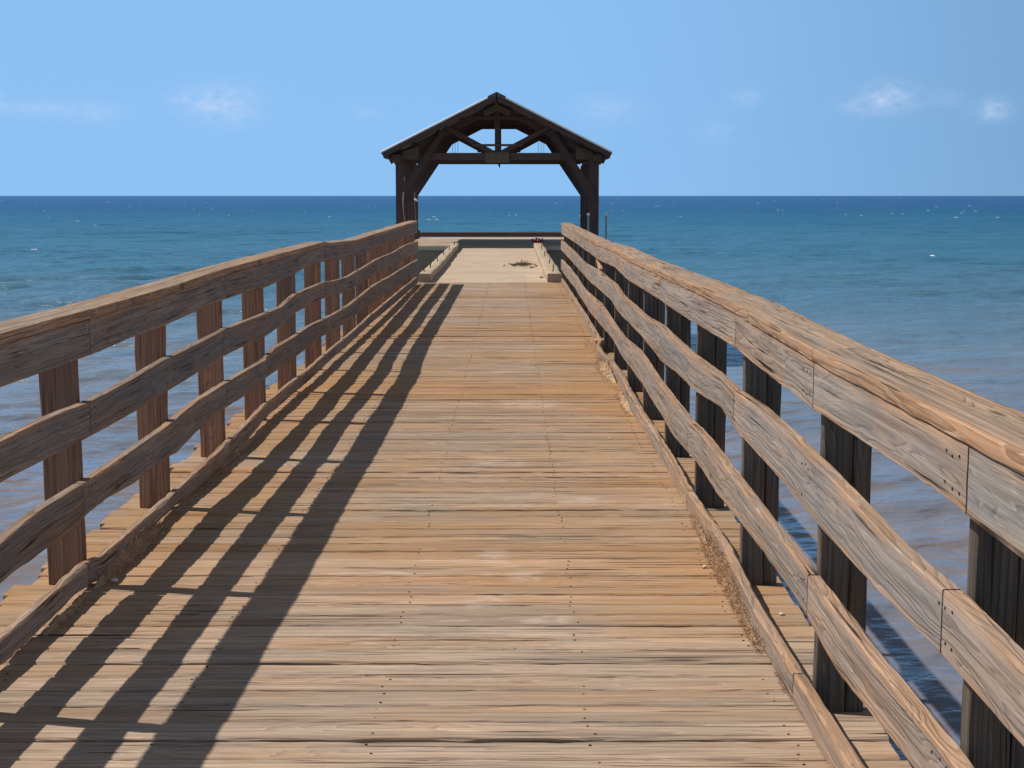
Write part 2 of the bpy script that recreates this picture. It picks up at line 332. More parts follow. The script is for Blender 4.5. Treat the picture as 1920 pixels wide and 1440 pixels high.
# ------------------------------------------------------------------ sea
WATER = -3.3
def build_sea():
    rows = [0.0, 1.5]
    while rows[-1] < 60000:
        r = rows[-1]; rows.append(r*(1.0048 if 12 < r < 1500 else (1.03 if r <= 12 else 1.06)) if r > 1.6 or True else r)
        if r < 12: rows[-1] = r+.35
    rows = np.array(rows[1:])
    fine = np.linspace(-26, 26, 1080); coarse = np.concatenate([np.linspace(26, 334, 52)[1:-1]])
    ang = np.radians(np.concatenate([fine, coarse])); na = len(ang)
    R_, A_ = np.meshgrid(rows, ang, indexing='ij')
    X = R_*np.sin(A_); Y = R_*np.cos(A_)
    cell = R_*.0050; cell[:, len(fine):] = R_[:, len(fine):]*.12
    rng_ = np.random.RandomState(3); Zc = np.zeros_like(X)
    gx = 0.45*np.sin(X*.11+Y*.05)+.35*np.sin(Y*.17-X*.04+1)
    for i in range(120):
        lam = .40*(12/.40)**rng_.rand(); th = math.radians(-62)+rng_.normal()*.55
        k = 2*math.pi/lam; a = lam*.0052*(.85 if lam < 3 else .42)
        att = np.clip((lam/cell-2)/2, 0, 1)
        ph = k*(X*math.cos(th)+Y*math.sin(th))+rng_.rand()*6.28+gx*min(1, 2/lam)
        sn = np.sin(ph); Zc += att*a*(sn+.25*np.cos(2*ph))
    grp = .75+.35*np.sin(X*.06+np.sin(Y*.045)*2)*np.sin(Y*.07+np.sin(X*.03)*2)
    Zc *= grp*np.clip(R_/70, .62, 1.25)
    co = np.stack([X, Y, Zc+WATER], -1).reshape(-1, 3)
    co = np.vstack([co, [[0, 0, WATER]]]); cidx = len(co)-1
    nr = len(rows)
    i0 = (np.arange(nr-1)[:, None]*na+np.arange(na)[None, :]); i1 = (np.arange(nr-1)[:, None]*na+(np.arange(na)+1)[None, :] % na)
    quads = np.stack([i0, i0+na, i1+na, i1], -1).reshape(-1, 4)
    tris = np.stack([np.full(na, cidx), np.arange(na), (np.arange(na)+1) % na], -1)
    me = bpy.data.meshes.new('sea'); nq, ntr = len(quads), len(tris)
    me.vertices.add(len(co)); me.vertices.foreach_set('co', co.astype(np.float32).ravel())
    me.loops.add(nq*4+ntr*3); me.loops.foreach_set('vertex_index', np.concatenate([quads[:, ::-1].ravel(), tris[:, ::-1].ravel()]).astype(np.int32))
    me.polygons.add(nq+ntr)
    me.polygons.foreach_set('loop_start', np.concatenate([np.arange(nq)*4, nq*4+np.arange(ntr)*3]).astype(np.int32))
    me.update(calc_edges=True); me.validate(); me.shade_smooth()
    if me.polygons[0].normal.z < 0: me.flip_normals()
    s = T('sea_water'); g = s.n('ShaderNodeNewGeometry'); P = g.outputs['Position']; p = s.sep(P)
    dist = s.M('SQRT', s.M('ADD', s.M('POWER', p[0], 2), s.M('POWER', p[1], 2)))
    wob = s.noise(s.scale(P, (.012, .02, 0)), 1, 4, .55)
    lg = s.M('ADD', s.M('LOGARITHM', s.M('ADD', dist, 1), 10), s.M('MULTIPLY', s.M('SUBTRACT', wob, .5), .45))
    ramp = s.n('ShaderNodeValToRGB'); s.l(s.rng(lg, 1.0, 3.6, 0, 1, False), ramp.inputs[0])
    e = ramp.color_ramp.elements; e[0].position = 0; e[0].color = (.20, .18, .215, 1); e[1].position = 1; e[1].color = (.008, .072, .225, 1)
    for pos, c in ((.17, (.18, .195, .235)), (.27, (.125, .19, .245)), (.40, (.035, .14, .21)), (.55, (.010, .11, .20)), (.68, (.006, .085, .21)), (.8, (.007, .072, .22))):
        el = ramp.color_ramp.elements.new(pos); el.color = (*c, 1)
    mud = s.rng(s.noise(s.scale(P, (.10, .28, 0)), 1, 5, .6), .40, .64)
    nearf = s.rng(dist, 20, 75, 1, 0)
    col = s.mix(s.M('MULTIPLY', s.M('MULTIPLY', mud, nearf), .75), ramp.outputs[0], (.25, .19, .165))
    streak = s.noise(s.scale(P, (.02, .09, 0)), 1, 5, .6)
    col = s.mul(col, s.M('ADD', .66, s.M('MULTIPLY', streak, .68)))
    # ripples
    n1 = s.noise(s.scale(P, (1.5, 2.6, 1)), 1, 4, .6, .3); n2 = s.noise(s.scale(P, (.35, .62, 1)), 1, 5, .6, .2); n3 = s.noise(s.scale(P, (.06, .11, 1)), 1, 5, .6, .2)
    bs = s.rng(dist, 18, 75, .28, 1); b = s.bump(n3, 1, 1.2); b = s.bump(n2, 1, .8, b); s.l(bs, b.node.inputs['Strength']); b = s.bump(n1, 1, .13, b); s.l(s.rng(dist, 18, 75, .45, 1), b.node.inputs['Strength'])
    n4 = s.noise(s.scale(P, (7, 11, 1)), 1, 3, .6); b = s.bump(n4, 1, .006, b)
    dif = s.n('ShaderNodeBsdfDiffuse'); s.l(col, dif.inputs[0]); bd = s.bump(n2, 1, .16, s.bump(n3, 1, .8)); s.l(bd, dif.inputs['Normal'])
    gl = s.n('ShaderNodeBsdfGlossy'); s.l(s.rng(dist, 25, 80, .22, .14), gl.inputs['Roughness']); gl.inputs[0].default_value = (.80, .92, 1, 1); s.l(b, gl.inputs['Normal'])
    fr = s.n('ShaderNodeFresnel'); fr.inputs[0].default_value = 1.33; s.l(b, fr.inputs['Normal'])
    ff = s.M('MINIMUM', fr.outputs[0], s.rng(dist, 30, 500, .62, .30))
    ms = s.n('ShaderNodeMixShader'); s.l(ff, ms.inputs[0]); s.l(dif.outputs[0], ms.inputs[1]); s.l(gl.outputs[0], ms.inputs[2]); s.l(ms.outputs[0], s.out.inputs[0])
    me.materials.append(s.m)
    o = bpy.data.objects.new('sea', me); C.objects.link(o); tag(o, kind='structure')
build_sea()
def whitecaps():
    bm = bmesh.new(); rnd = random.Random(5)
    def patch(x, y, w, d):
        # a broken crest: a low ridge of foam with ragged outline
        n = 10
        top = []; bot = []
        hgt = .05+.02*w
        for i in range(n+1):
            a = i/n; px = x+(a-.5)*w; dd = d*math.sin(math.pi*a)**.6*rnd.uniform(.35, 1)+.01
            cy = y+rnd.uniform(-.2, .2)*d
            top.append((bm.verts.new((px, cy+dd/2, WATER+.12)), bm.verts.new((px, cy, WATER+.12+hgt*math.sin(math.pi*a)*rnd.uniform(.5, 1))), bm.verts.new((px, cy-dd/2, WATER+.12))))
        for A_, B_ in zip(top, top[1:]):
            bm.faces.new((A_[0], A_[1], B_[1], B_[0])); bm.faces.new((A_[1], A_[2], B_[2], B_[1])); bm.faces.new((A_[2], A_[0], B_[0], B_[2]))
    def at(u, v, w):
        d = (1.53-WATER)*2760/(v-367); patch((u-960)/2760*d, d, w*d/2760, .9+d*.004)
    for (u, v, w) in [(67, 469, 13), (150, 415, 8), (820, 412, 9), (805, 412, 9), (815, 407, 9), (250, 371, 5), (266, 381, 5), (206, 379, 7), (350, 380, 5), (1042, 381, 7), (1052, 381, 3), (183, 423, 5),
                      (1787, 408, 10), (1865, 408, 5), (1790, 397, 5), (1823, 396, 7), (1812, 386, 6), (1750, 388, 5), (1735, 395, 4), (1449, 376, 5), (1417, 381, 7), (1455, 394, 4), (1228, 387, 5), (1746, 481, 6), (12, 376, 5), (390, 380, 5), (1155, 374, 4), (1146, 381, 6), (620, 407, 5), (575, 397, 3), (433, 404, 4), (1565, 380, 5), (1582, 381, 4)]:
        at(u, v, w)
    for i in range(80):
        v = 367+4.0+40*rnd.random()**1.7; at(rnd.uniform(-250, 2200), v, rnd.uniform(1.5, 3.6))
    o = bm_obj('whitecap_foam', bm, m_foam); tag(o, 'small white crests of breaking foam scattered over the far blue sea', 'foam', kind='stuff')
whitecaps()
def seabed():
    bm = bmesh.new()
    vs = [bm.verts.new(p) for p in ((-60, -20, WATER-3), (60, -20, WATER-3), (60, 90, WATER-3), (-60, 90, WATER-3))]; bm.faces.new(vs)

# ------------------------------------------------------------------ traced heights of the warped boards (y, height)
LT = [(4.73, 1.09), (5.76, 1.091), (7.21, 1.098), (8.5, 1.115), (11.43, 1.125), (12.95, 1.131), (13.2, 1.112), (15.61, 1.066), (18.31, 1.078), (21.81, 1.086), (25.74, 1.098)]
LFB = [(4.7, .915), (5.68, .912), (6.39, .921), (6.95, .918), (7.64, .93), (8.43, .939), (9.05, .938), (9.8, .921), (10.29, .928), (11.12, .939), (11.76, .961), (12.68, .962), (13.04, .955), (14.05, .916), (15.22, .903), (16.43, .894), (17.72, .908), (20.33, .912), (25.71, .886)]
LMT = [(4.68, .744), (5.33, .744), (5.69, .732), (6.37, .739), (6.92, .754), (8.36, .761), (8.47, .767), (9.31, .752), (9.92, .744), (10.58, .738), (11.3, .779), (12.91, .779), (13.6, .748), (14.71, .722), (16.41, .735), (17.91, .76), (20.3, .744), (23.09, .77), (25.98, .74)]
LMB = [(4.67, .613), (5.14, .608), (5.64, .599), (6.35, .594), (6.91, .6), (7.64, .607), (8.28, .617), (9.01, .612), (9.8, .593), (10.25, .603), (11.08, .628), (11.36, .642), (12.89, .64), (14.09, .598), (15.28, .574), (16.39, .588), (17.89, .599), (21.23, .56), (23.06, .573), (25.96, .545)]
LLT = [(4.64, .412), (5.08, .433), (5.7, .424), (6.39, .431), (6.94, .431), (7.62, .457), (8.44, .459), (9.78, .44), (10.23, .477), (11.2, .463), (11.95, .475), (12.87, .454), (14.21, .435), (15.42, .431), (17.66, .464), (20.92, .441), (25.94, .423)]
LLB = [(4.62, .287), (5.5, .275), (5.63, .298), (5.95, .3), (6.33, .285), (6.86, .289), (7.16, .272), (7.6, .302), (8.03, .316), (8.43, .319), (8.93, .305), (9.74, .32), (11.04, .308), (12.67, .318), (14.19, .287), (15.4, .282), (17.84, .259), (20.89, .23), (25.91, .2)]
LKT = [(4.6, .103), (5.58, .112), (5.79, .1), (6.31, .099), (6.99, .088), (8.43, .114), (9.85, .125), (11.33, .13), (12.87, .135), (15.39, .135), (17.83, .15), (20.89, .15), (22.78, .14), (25.61, .128)]
LKB = [(4.59, .020), (5.5, .025), (5.8, .006), (6.27, .01), (6.89, .022), (7.75, .008), (8.42, .010), (9.79, .035), (11.15, .036), (12.93, .045), (14.16, .045), (17.82, .055), (20.87, .035), (25.6, .015)]
RT = [(2.43, 1.1), (3.15, 1.098), (4.15, 1.1), (5.16, 1.112), (5.63, 1.118), (7.15, 1.115), (8.37, 1.105), (10.21, 1.092), (12.87, 1.094), (14.71, 1.07), (15, 1.062), (20.39, 1.058), (25.66, 1.062)]
RFB = [(2.41, .92), (2.73, .927), (2.82, .934), (3.45, .931), (4.0, .93), (4.14, .926), (4.67, .933), (5.36, .943), (5.61, .948), (5.88, .944), (6.8, .937), (7.13, .931), (8.44, .929), (10.95, .909), (12.45, .932), (14.69, .898), (18.61, .897), (25.37, .877)]
RMT = [(2.39, .736), (2.78, .751), (3.22, .749), (3.98, .779), (4.48, .791), (5.12, .794), (5.66, .777), (6.2, .782), (7.11, .769), (8.45, .781), (9.63, .75), (11.63, .756), (12.5, .785), (13.74, .78), (15.24, .775), (17.75, .725), (20.35, .75), (26.05, .747)]
RMB = [(2.38, .61), (2.78, .618), (3.66, .611), (4.08, .614), (4.66, .626), (5.61, .632), (6.04, .662), (6.84, .62), (7.7, .613), (8.43, .589), (9.65, .607), (11.97, .604), (12.89, .626), (17.09, .579), (19.02, .595), (26.47, .582)]
RLT = [(3.18, .436), (4.14, .442), (4.63, .446), (5.47, .455), (6.82, .454), (7.07, .441), (8.59, .437), (10.05, .474), (11.53, .431), (12.87, .441), (14.64, .466), (17.71, .41), (22.44, .45), (26.44, .41)]
RLB = [(3.05, .32), (3.73, .291), (4.19, .322), (4.95, .33), (5.45, .323), (6.04, .295), (6.72, .302), (7.05, .292), (7.66, .265), (8.39, .275), (9.73, .293), (11.57, .288), (12.44, .315), (14.17, .279), (16.34, .259), (20.29, .275), (26.42, .24)]
def F(tab):
    xs = [a for a, b in tab]; ys = [b for a, b in tab]
    return lambda y: float(np.interp(y, xs, ys))
POSTS = [-1.5, -.05, 1.38, 2.81, 4.22, 5.68, 7.12, 8.55, 10.0, 11.42, 12.95, 14.43, 15.9, 17.35, 18.8, 20.25, 21.7, 23.15, 24.55, 25.72]
XL, XR = -1.65, .86
def wig(y, k): return .012*ns(y*.45, k*7.7, 2.2)+.006*ns(y*1.3, k*5.1, 8.2)

def rail_board(parent, name, side, y0, y1, zt, zb, thick=.038, mat=m_rail, k=0, tint=(.1, .5, 0), inner=None, erode=.004, nu=2, out=None, label=None):
    """board on edge; side=-1 left / +1 right; inner face at XL or XR"""
    b = MB(); xi0 = XL if side < 0 else XR; fr = []; y = y0; seed = random.uniform(0, 900)
    while True:
        step = .06 if y < 9 else (.12 if y < 15 else .25)
        xi = xi0 + wig(y, k)*1.0 + (inner(y) if inner else 0)
        t, bt = zt(y), zb(y)
        jt = .0012*ns(y*7, seed, 1); jb = .0012*ns(y*7, seed, 5)
        c = Vector((xi + side*thick/2, y, (t+jt+bt+jb)/2))
        fr.append((c, Vector((0, 0, 1)), Vector((1, 0, 0)), (t+jt-bt-jb)/2, thick/2, y))
        if y >= y1-1e-6: break
        y = min(y+step, y1)
    b.sweep(fr, nu=4 if y0 < 9 else 2, nv=2 if y0 < 9 else 1, rough=.0016, erode=erode, tint=tint, seed=seed, pith=(random.uniform(-.05, .05), random.choice((-1, 1))*random.uniform(.015, .05)))
    o = b.build(name, mat, parent)
    if label: o['label'] = label
    return o
def rt(a=.05, b=.3, lo=.42, hi=.58, g=.3): return (random.uniform(a, b), random.uniform(lo, hi), random.uniform(0, g))

def railing(side, label, tabs, joints, capj):
    P = empty('railing', (XL if side < 0 else XR, 0, 0)); loc = P.location.copy()
    tag(P, label, 'railing', 'wooden railings along the pier')
    top, fb, mt, mb_, lt, lb = [F(t) for t in tabs]
    capt = .036; kids = []
    faceT = lambda y: top(y)-capt-.002
    for nm, zt, zb, js, k, er in (('top_board', faceT, fb, joints[0], 1, .0018), ('middle_board', mt, mb_, joints[1], 2, .0025), ('lower_board', lt, lb, joints[2], 3, .004)):
        for a, b in zip(js, js[1:]):
            kids.append(rail_board(P, nm, side, a+.0045, b-.0045, zt, zb, k=k, tint=rt(0, .28, .46, .68, .35) if side > 0 else rt(0, .12, .28, .46, .4), erode=er, inner=None))  # right boards lighter, left darker: sun and shade put into the tint
    # cap boards lie flat on the top board and posts
    for a, b in zip(capj, capj[1:]):
        m = MB(); y = a+.002; fr = []; seed = random.uniform(0, 900)
        while True:
            step = .06 if y < 9 else .15
            xi = (XL if side < 0 else XR)+wig(y, 1) - side*.006
            w = (.157 if side < 0 else .168) + .006*ns(y*1.1, side, 4)
            tilt = .03*ns(y*.5, side*3, 1)
            U = Vector((math.cos(tilt), 0, math.sin(tilt))); V = Vector((-math.sin(tilt), 0, math.cos(tilt)))
            z = top(y)+.0015*ns(y*5, seed, 3)
            fr.append((Vector((xi+side*w/2, y, z-capt/2)) , U, V, w/2, capt/2, y))
            if y >= b-.002-1e-6: break
            y = min(y+step, b-.002)
        m.sweep(fr, nu=6, nv=2, ch=.0025, rough=.0016, erode=.004, tint=(random.uniform(.1, .45), random.uniform(.45, .58), random.uniform(0, .2)), seed=seed)
        kids.append(m.build('cap_board', m_cap, P))
    for i, y in enumerate(POSTS):
        m = MB(); xo = side*.038
        xi = (XL if side < 0 else XR) + wig(y, 1)*.6 + side*.043
        w = .143; d = .047; z1 = top(y)-capt-.004; lean = random.uniform(-.004, .004)
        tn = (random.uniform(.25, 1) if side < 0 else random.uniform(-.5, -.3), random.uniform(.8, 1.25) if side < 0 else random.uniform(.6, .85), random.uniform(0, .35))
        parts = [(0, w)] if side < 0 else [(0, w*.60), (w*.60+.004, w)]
        for j, (a, b) in enumerate(parts):
            x0, x1 = xi+side*a, xi+side*b; cx = (x0+x1)/2; hw = abs(x1-x0)/2; k = 14 if y < 9 else 5
            dy = .003*j
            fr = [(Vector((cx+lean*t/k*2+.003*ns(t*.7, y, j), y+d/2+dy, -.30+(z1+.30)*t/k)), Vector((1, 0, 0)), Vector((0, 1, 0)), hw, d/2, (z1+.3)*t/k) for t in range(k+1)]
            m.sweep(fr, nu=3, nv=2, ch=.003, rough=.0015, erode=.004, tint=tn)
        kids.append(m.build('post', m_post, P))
    nb = bmesh.new()
    for y in POSTS[1:]:
        for zt, zb, k in ((faceT, fb, 1), (mt, mb_, 2), (lt, lb, 3)):
            for dy in (-.022, .024, .07) if any(abs(y-j) < .12 for js in joints for j in js) else (.012, .034):
                for fz in (.25, .75):
                    if random.random() < .15: continue
                    yy = y+dy+random.uniform(-.006, .006); z = zb(yy)+(zt(yy)-zb(yy))*(fz+random.uniform(-.05, .05))
                    x = (XL if side < 0 else XR)+wig(yy, k)-side*.0022
                    vs = [nb.verts.new((x, yy+math.cos(t)*.0033, z+math.sin(t)*.0033)) for t in [math.pi/4*q for q in range(8)]]
                    vb = [nb.verts.new((v.co.x+side*.008, v.co.y, v.co.z)) for v in vs]; nb.faces.new(vs)
                    for q in range(8): nb.faces.new((vs[q], vs[(q+1) % 8], vb[(q+1) % 8], vb[q]))
    kids.append(tag(bm_obj('nail_heads', nb, m_nail, P), kind='stuff'))
    for o in kids: o.matrix_parent_inverse = Matrix.Translation(-loc)
    return P, loc
jl = ([-1.6, 1.4, 2.83, 5.72, 8.48, 11.42, 12.97, 17.4, 21.7, 25.8], [-1.6, 1.4, 2.83, 5.68, 8.42, 11.36, 12.93, 17.9, 21.72, 25.98], [-1.6, 1.4, 2.83, 5.6, 8.42, 9.85, 12.9, 17.4, 20.3, 25.94])
jr = ([-1.6, 1.4, 2.74, 4.15, 5.66, 8.55, 14.7, 20.25, 25.66], [-1.6, 2.86, 5.68, 8.5, 12.9, 17.4, 21.7, 26.0], [-1.6, 1.4, 4.15, 7.08, 11.5, 14.45, 18.8, 23.2, 26.0])
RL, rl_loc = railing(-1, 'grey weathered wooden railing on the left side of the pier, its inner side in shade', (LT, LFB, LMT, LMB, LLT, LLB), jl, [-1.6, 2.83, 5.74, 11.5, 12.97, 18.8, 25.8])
RR, rr_loc = railing(1, 'sunlit tan wooden railing on the right side of the pier, reaching close to the camera', (RT, RFB, RMT, RMB, RLT, RLB), jr, [-1.6, 1.2, 4.15, 8.55, 14.72, 20.25, 25.68])
# small loose brace stuck between the boards of the right railing
b = MB(); b.bar((.905, 15.0, .985-.22), (.91, 15.0+1.0, .985-.03), .035, .06, tint=(.3, .8, 0), step=.2)
o = b.build('brace', m_cap, RR); o.matrix_parent_inverse = Matrix.Translation(-rr_loc); o['label'] = 'short pale diagonal brace'

# kerb boards: long timbers lying at the foot of each railing on the deck
def kerb(side, joints, zt, zb, group):
    base = XL if side < 0 else XR
    if side > 0:
        off = lambda y: float(np.interp(y, [3.5, 5.0, 5.9, 7.1, 9, 11.5, 12.9, 13.3, 14.2, 14.5, 17, 26], [.0, -.012, .012, -.004, .0, .005, .0, -.035, -.055, -.01, .01, -.01]))
    else:
        off = lambda y: float(np.interp(y, [3.5, 5.6, 5.75, 7, 8.5, 10, 13, 18, 26], [0, 0, .015, .0, .005, -.01, 0, .01, 0]))
    for j, (a, b) in enumerate(zip(joints, joints[1:])):
        m = MB(); y = a+.004; fr = []; seed = random.uniform(0, 900); th = .036
        lean = random.uniform(-.06, .06)
        while True:
            step = .05 if y < 9 else (.12 if y < 15 else .25)
            xi = base+off(y)+wig(y, 6)
            t, bt = zt(y), zb(y)
            U = Vector((lean, 0, 1)).normalized(); V = Vector((1, 0, -lean)).normalized()
            fr.append((Vector((xi+side*th/2, y, (t+bt)/2)), U, V, (t-bt)/2, th/2, y))
            if y >= b-.004-1e-6: break
            y = min(y+step, b-.004)
        m.sweep(fr, nu=3, nv=2, ch=.004, rough=.0025, erode=.010, tint=rt(.15, .5), seed=seed)
        o = m.build('kerb_board', m_rail)
        sidew = 'left' if side < 0 else 'right'
        yield o, a, b
names = ['behind the first visible posts', '', '']
jk_l = [-1.6, 2.7, 5.60, 8.42, 11.34, 12.93, 17.4, 21.7, 25.6]; jk_r = [-1.6, 1.4, 4.30, 7.10, 10.1, 12.9, 14.4, 18.8, 22.4, 25.6]
ordl = ['nearest', 'second nearest', 'third nearest', 'fourth nearest', 'fifth nearest', 'sixth nearest', 'seventh nearest', 'eighth nearest', 'farthest']
vis = 0
for i, (o, a, b) in enumerate(kerb(-1, jk_l, F(LKT), F(LKB), '')):
    w = 'farthest' if i == len(jk_l)-2 else ordl[max(0, i-1)]
    if i == 0: o['label'] = 'grey kerb board at the foot of the left railing, mostly outside the photo'
    else: o['label'] = w+' grey wooden kerb board at the foot of the shaded left railing'
    tag(o, None, 'kerb board', 'kerb boards along the deck edges')
rkt = lambda y: float(np.interp(y, [3, 4.2, 5.5, 7, 9, 13, 14.3, 14.5, 18, 26], [.10, .098, .096, .092, .10, .10, .10, .12, .11, .105])); rkb = lambda y: .004
for i, (o, a, b) in enumerate(kerb(1, jk_r, rkt, rkb, '')):
    w = 'farthest' if i == len(jk_r)-2 else ordl[max(0, i-1)]
    if i == 0: o['label'] = 'tan kerb board at the foot of the right railing, mostly outside the photo'
    else: o['label'] = w+' tan wooden kerb board at the foot of the sunlit right railing'
    tag(o, None, 'kerb board', 'kerb boards along the deck edges')
# small wooden block wedged by the right kerb
b = MB(); b.bar((.78, 14.62, .055), (.93, 14.70, .055), .20, .11, step=.05, tint=(.8, .6, 0), ch=.008, erode=.012, nu=3)
tag(b.build('wood_block', m_cap), 'small orange splintered wood block against the right kerb boards', 'wood block')

# ------------------------------------------------------------------ deck
D = empty('timber_pier', (-.39, 0, 0)); tag(D, 'long timber pier deck of weathered cross planks between two railings', 'pier')
dl = Matrix.Translation((.39, 0, 0))
planks = MB(); nails = bmesh.new(); y = -1.62; rnd = random.Random(11); i = 0
EDGE = {}
while y < 26.05:
    pw = .1405; gap = rnd.choice((.005, .006, .007, .008, .010, .012)) if rnd.random() < .82 else rnd.uniform(.014, .022)
    if y+pw > 26.1: pw = 26.11-y
    near = y < 9
    zo = .004*ns(y*.9, 1, 1)+rnd.uniform(-.0028, .0028) + (.004 if rnd.random() < .07 else 0)
    tl = rnd.uniform(-.018, .018); seed = rnd.uniform(0, 900)
    xl = -1.92+rnd.uniform(-.05, .03)-(.03 if rnd.random() < .15 else 0); xr = 1.07+rnd.uniform(-.012, .012)
    if y > 25.3: xl = -1.90
    n = 64 if near else (34 if y < 15 else 14); fr = []
    cup = rnd.uniform(-.05, .05)
    for k in range(n+1):
        x = xl+(xr-xl)*k/n; a = tl+.022*ns(x*.8, seed, 2)
        U = Vector((0, math.cos(a), math.sin(a))); V = Vector((0, -math.sin(a), math.cos(a)))
        ww = pw-gap+.006*ns(x*1.7, seed, 7)+.0028*ns(x*9, seed, 9)
        yc = y+pw/2+.0018*ns(x*1.3, seed, 5)
        fr.append((Vector((x, yc, -.019+zo+.0035*ns(x*.9, seed, 11))), U, V, ww/2, .019, x))
    tone = .48+.16*ns(y*3, 2, 2)+rnd.uniform(-.15, .15)
    org = max(0, .05+.8*ns(y*.4, 5, 1)+rnd.uniform(-.16, .22))
    if y < 5.2: org = rnd.uniform(0, .16); tone += .06
    if 9 < y < 19: org += .12; tone -= .03
    if 5.3 < y < 6.7 or 7.4 < y < 8.2 or 9.6 < y < 11: org = rnd.uniform(.22, .55)
    planks.sweep(fr, nu=5 if near else 3, nv=1, ch=.0045, rough=.0022 if near else .001, erode=.008, tint=(min(1, org), tone, max(0, rnd.uniform(-.3, .35))), seed=seed)
    for nx in (-1.62, -1.01, -.40, .225, .80):
        for q in (-.035, .035):
            if rnd.random() < .3: continue
            c = Vector((nx+rnd.uniform(-.014, .014), y+pw/2+q+rnd.uniform(-.006, .006), zo+.0012+q*tl+.001))
            vs = [nails.verts.new(c+Vector((math.cos(t)*.0040, math.sin(t)*.0040, 0))) for t in [math.pi/3*kk for kk in range(6)]]
            nails.faces.new(vs)
            vb = [nails.verts.new(v.co-Vector((0, 0, .008))) for v in vs]
            for kk in range(6): nails.faces.new((vs[kk], vs[(kk+1) % 6], vb[(kk+1) % 6], vb[kk]))
    y += pw; i += 1
o = planks.build('deck_planks', m_deck, D); o.matrix_parent_inverse = dl
o = bm_obj('nail_heads', nails, m_nail, D); tag(o, kind='stuff'); o.matrix_parent_inverse = dl
for x in (-1.62, -1.01, -.40, .225, .84):
    b = MB(); b.bar((x, -1.6, -.185), (x, 26.0, -.185), .09, .28, step=2, tint=(.1, .35, .3)); o = b.build('stringer', m_pile, D); o.matrix_parent_inverse = dl
for y in (1.5, 6.5, 11.5, 16.5, 21.5, 25.4):
    b = MB(); b.bar((-2.0, y, -.48), (1.2, y, -.48), .28, .29, step=.8, tint=(.1, .35, .3)); o = b.build('cross_beam', m_pile, D); o.matrix_parent_inverse = dl
    for x in (-1.7, .9):
        m = MB(); fr = [(Vector((x, y, -.63-6.0*t/12)), Vector((1, 0, 0)), Vector((0, 1, 0)), .14+.01*ns(t, x, y), .14, t*.5) for t in range(13)]
        m.sweep(fr, nu=4, nv=4, ch=.09, rough=.01, erode=.01, tint=(.1, .4, .3)); o = m.build('pile', m_pile, D); o.matrix_parent_inverse = dl

# splintered fibre, rubbed up along the kerbs by the weather
def splinters(name, label, spots, seed):
    bm = bmesh.new(); rnd = random.Random(seed)
    for (x0, y0, x1, y1, hgt, cnt, spread) in spots:
        # low ragged mound against the kerb
        n = 44; rows = []
        for i in range(n+1):
            t = i/n; x = x0+(x1-x0)*t; y = y0+(y1-y0)*t; sgn = 1 if spread < 0 else -1
            env = math.sin(math.pi*t)**.7; row = []
            for j in range(7):
                s_ = j/6; w = abs(spread)*env*(.6+.5*ns(t*9, seed, 3))
                z = hgt*env*(1-s_)**1.6*(.75+.6*ns(t*24, j*.9, seed))+.002
                if j == 6: z = -.002
                row.append(bm.verts.new((x+(s_*w)*(-1 if spread < 0 else 1), y+.008*ns(t*40, j, seed), max(z, -.002))))
            rows.append(row)
        for A_, B_ in zip(rows, rows[1:]):
            for j in range(6): bm.faces.new((A_[j], A_[j+1], B_[j+1], B_[j]))
        for i in range(cnt):
            t = rnd.betavariate(1.6, 1.6); x = x0+(x1-x0)*t; y = y0+(y1-y0)*t
            s_ = rnd.random()**1.4; px = x+s_*spread*.9; pz = hgt*(1-s_)**1.3*rnd.uniform(.3, 1.05)
            L = rnd.uniform(.006, .024)*(1+.5*(1-s_)); r = rnd.uniform(.0008, .0026)
            d = Vector((rnd.uniform(-.8, .8)+(.3 if spread > 0 else -.3), rnd.uniform(-1, .4), rnd.uniform(-.6, .9))).normalized()
            p = Vector((px, y, max(.003, pz)))
            U = d.orthogonal().normalized(); V = d.cross(U)
            a = [bm.verts.new(p+(U*math.cos(q)+V*math.sin(q))*r) for q in (0, 2.1, 4.2)]; e = bm.verts.new(p+d*L)
            bm.faces.new(a[::-1])
            for k in range(3): bm.faces.new((a[k], a[(k+1) % 3], e))
    o = bm_obj(name, bm, m_fibre); tag(o, label, 'splinters', kind='stuff')
splinters('wood_splinters', 'shredded orange wood fibre heaped along the near right kerb boards', [(.862, 4.75, .868, 6.35, .085, 2600, -.045), (.86, 6.3, .86, 6.9, .04, 260, -.02), (.866, 4.3, .864, 4.6, .03, 160, -.02)], 3)
splinters('wood_splinters', 'frayed wood fibre and grit by the far right kerb, beside the wood block', [(.855, 12.0, .83, 13.7, .08, 900, -.10), (.85, 10.2, .85, 11.6, .035, 300, -.06)], 5)
splinters('wood_splinters', 'dark frayed wood fibre piled against the near left kerb boards', [(XL+.01, 5.62, XL+.015, 6.7, .07, 1000, .06), (XL+.01, 5.0, XL+.01, 5.5, .02, 140, .035), (XL+.005, 8.2, XL+.01, 9.2, .05, 400, .04)], 8)
def pebble(x, y, r, label):
    bm = bmesh.new(); bmesh.ops.create_icosphere(bm, subdivisions=2, radius=r)
    for v in bm.verts: v.co = Vector((v.co.x*1.3, v.co.y, v.co.z*.7))*(1+.25*ns(v.co.x*90, v.co.y*90, x*10))
    o = bm_obj('pebble', bm, m_peb, smooth=True); o.location = (x, y, r*.55+.004); tag(o, label, 'pebble', 'pebbles on the deck')
pebble(.80, 5.95, .008, 'small white pebble on the planks left of the shredded right kerb')
pebble(.99, 5.25, .008, 'small white pebble between the right kerb boards and the railing')
pebble(.84, 12.35, .024, 'bright white lump lying at the frayed far right kerb boards')
pebble(-1.585, 5.72, .012, 'white chip at the broken joint of the left kerb boards')
pebble(.62, 9.2, .008, 'tiny white pebble on the open planks near the middle right')

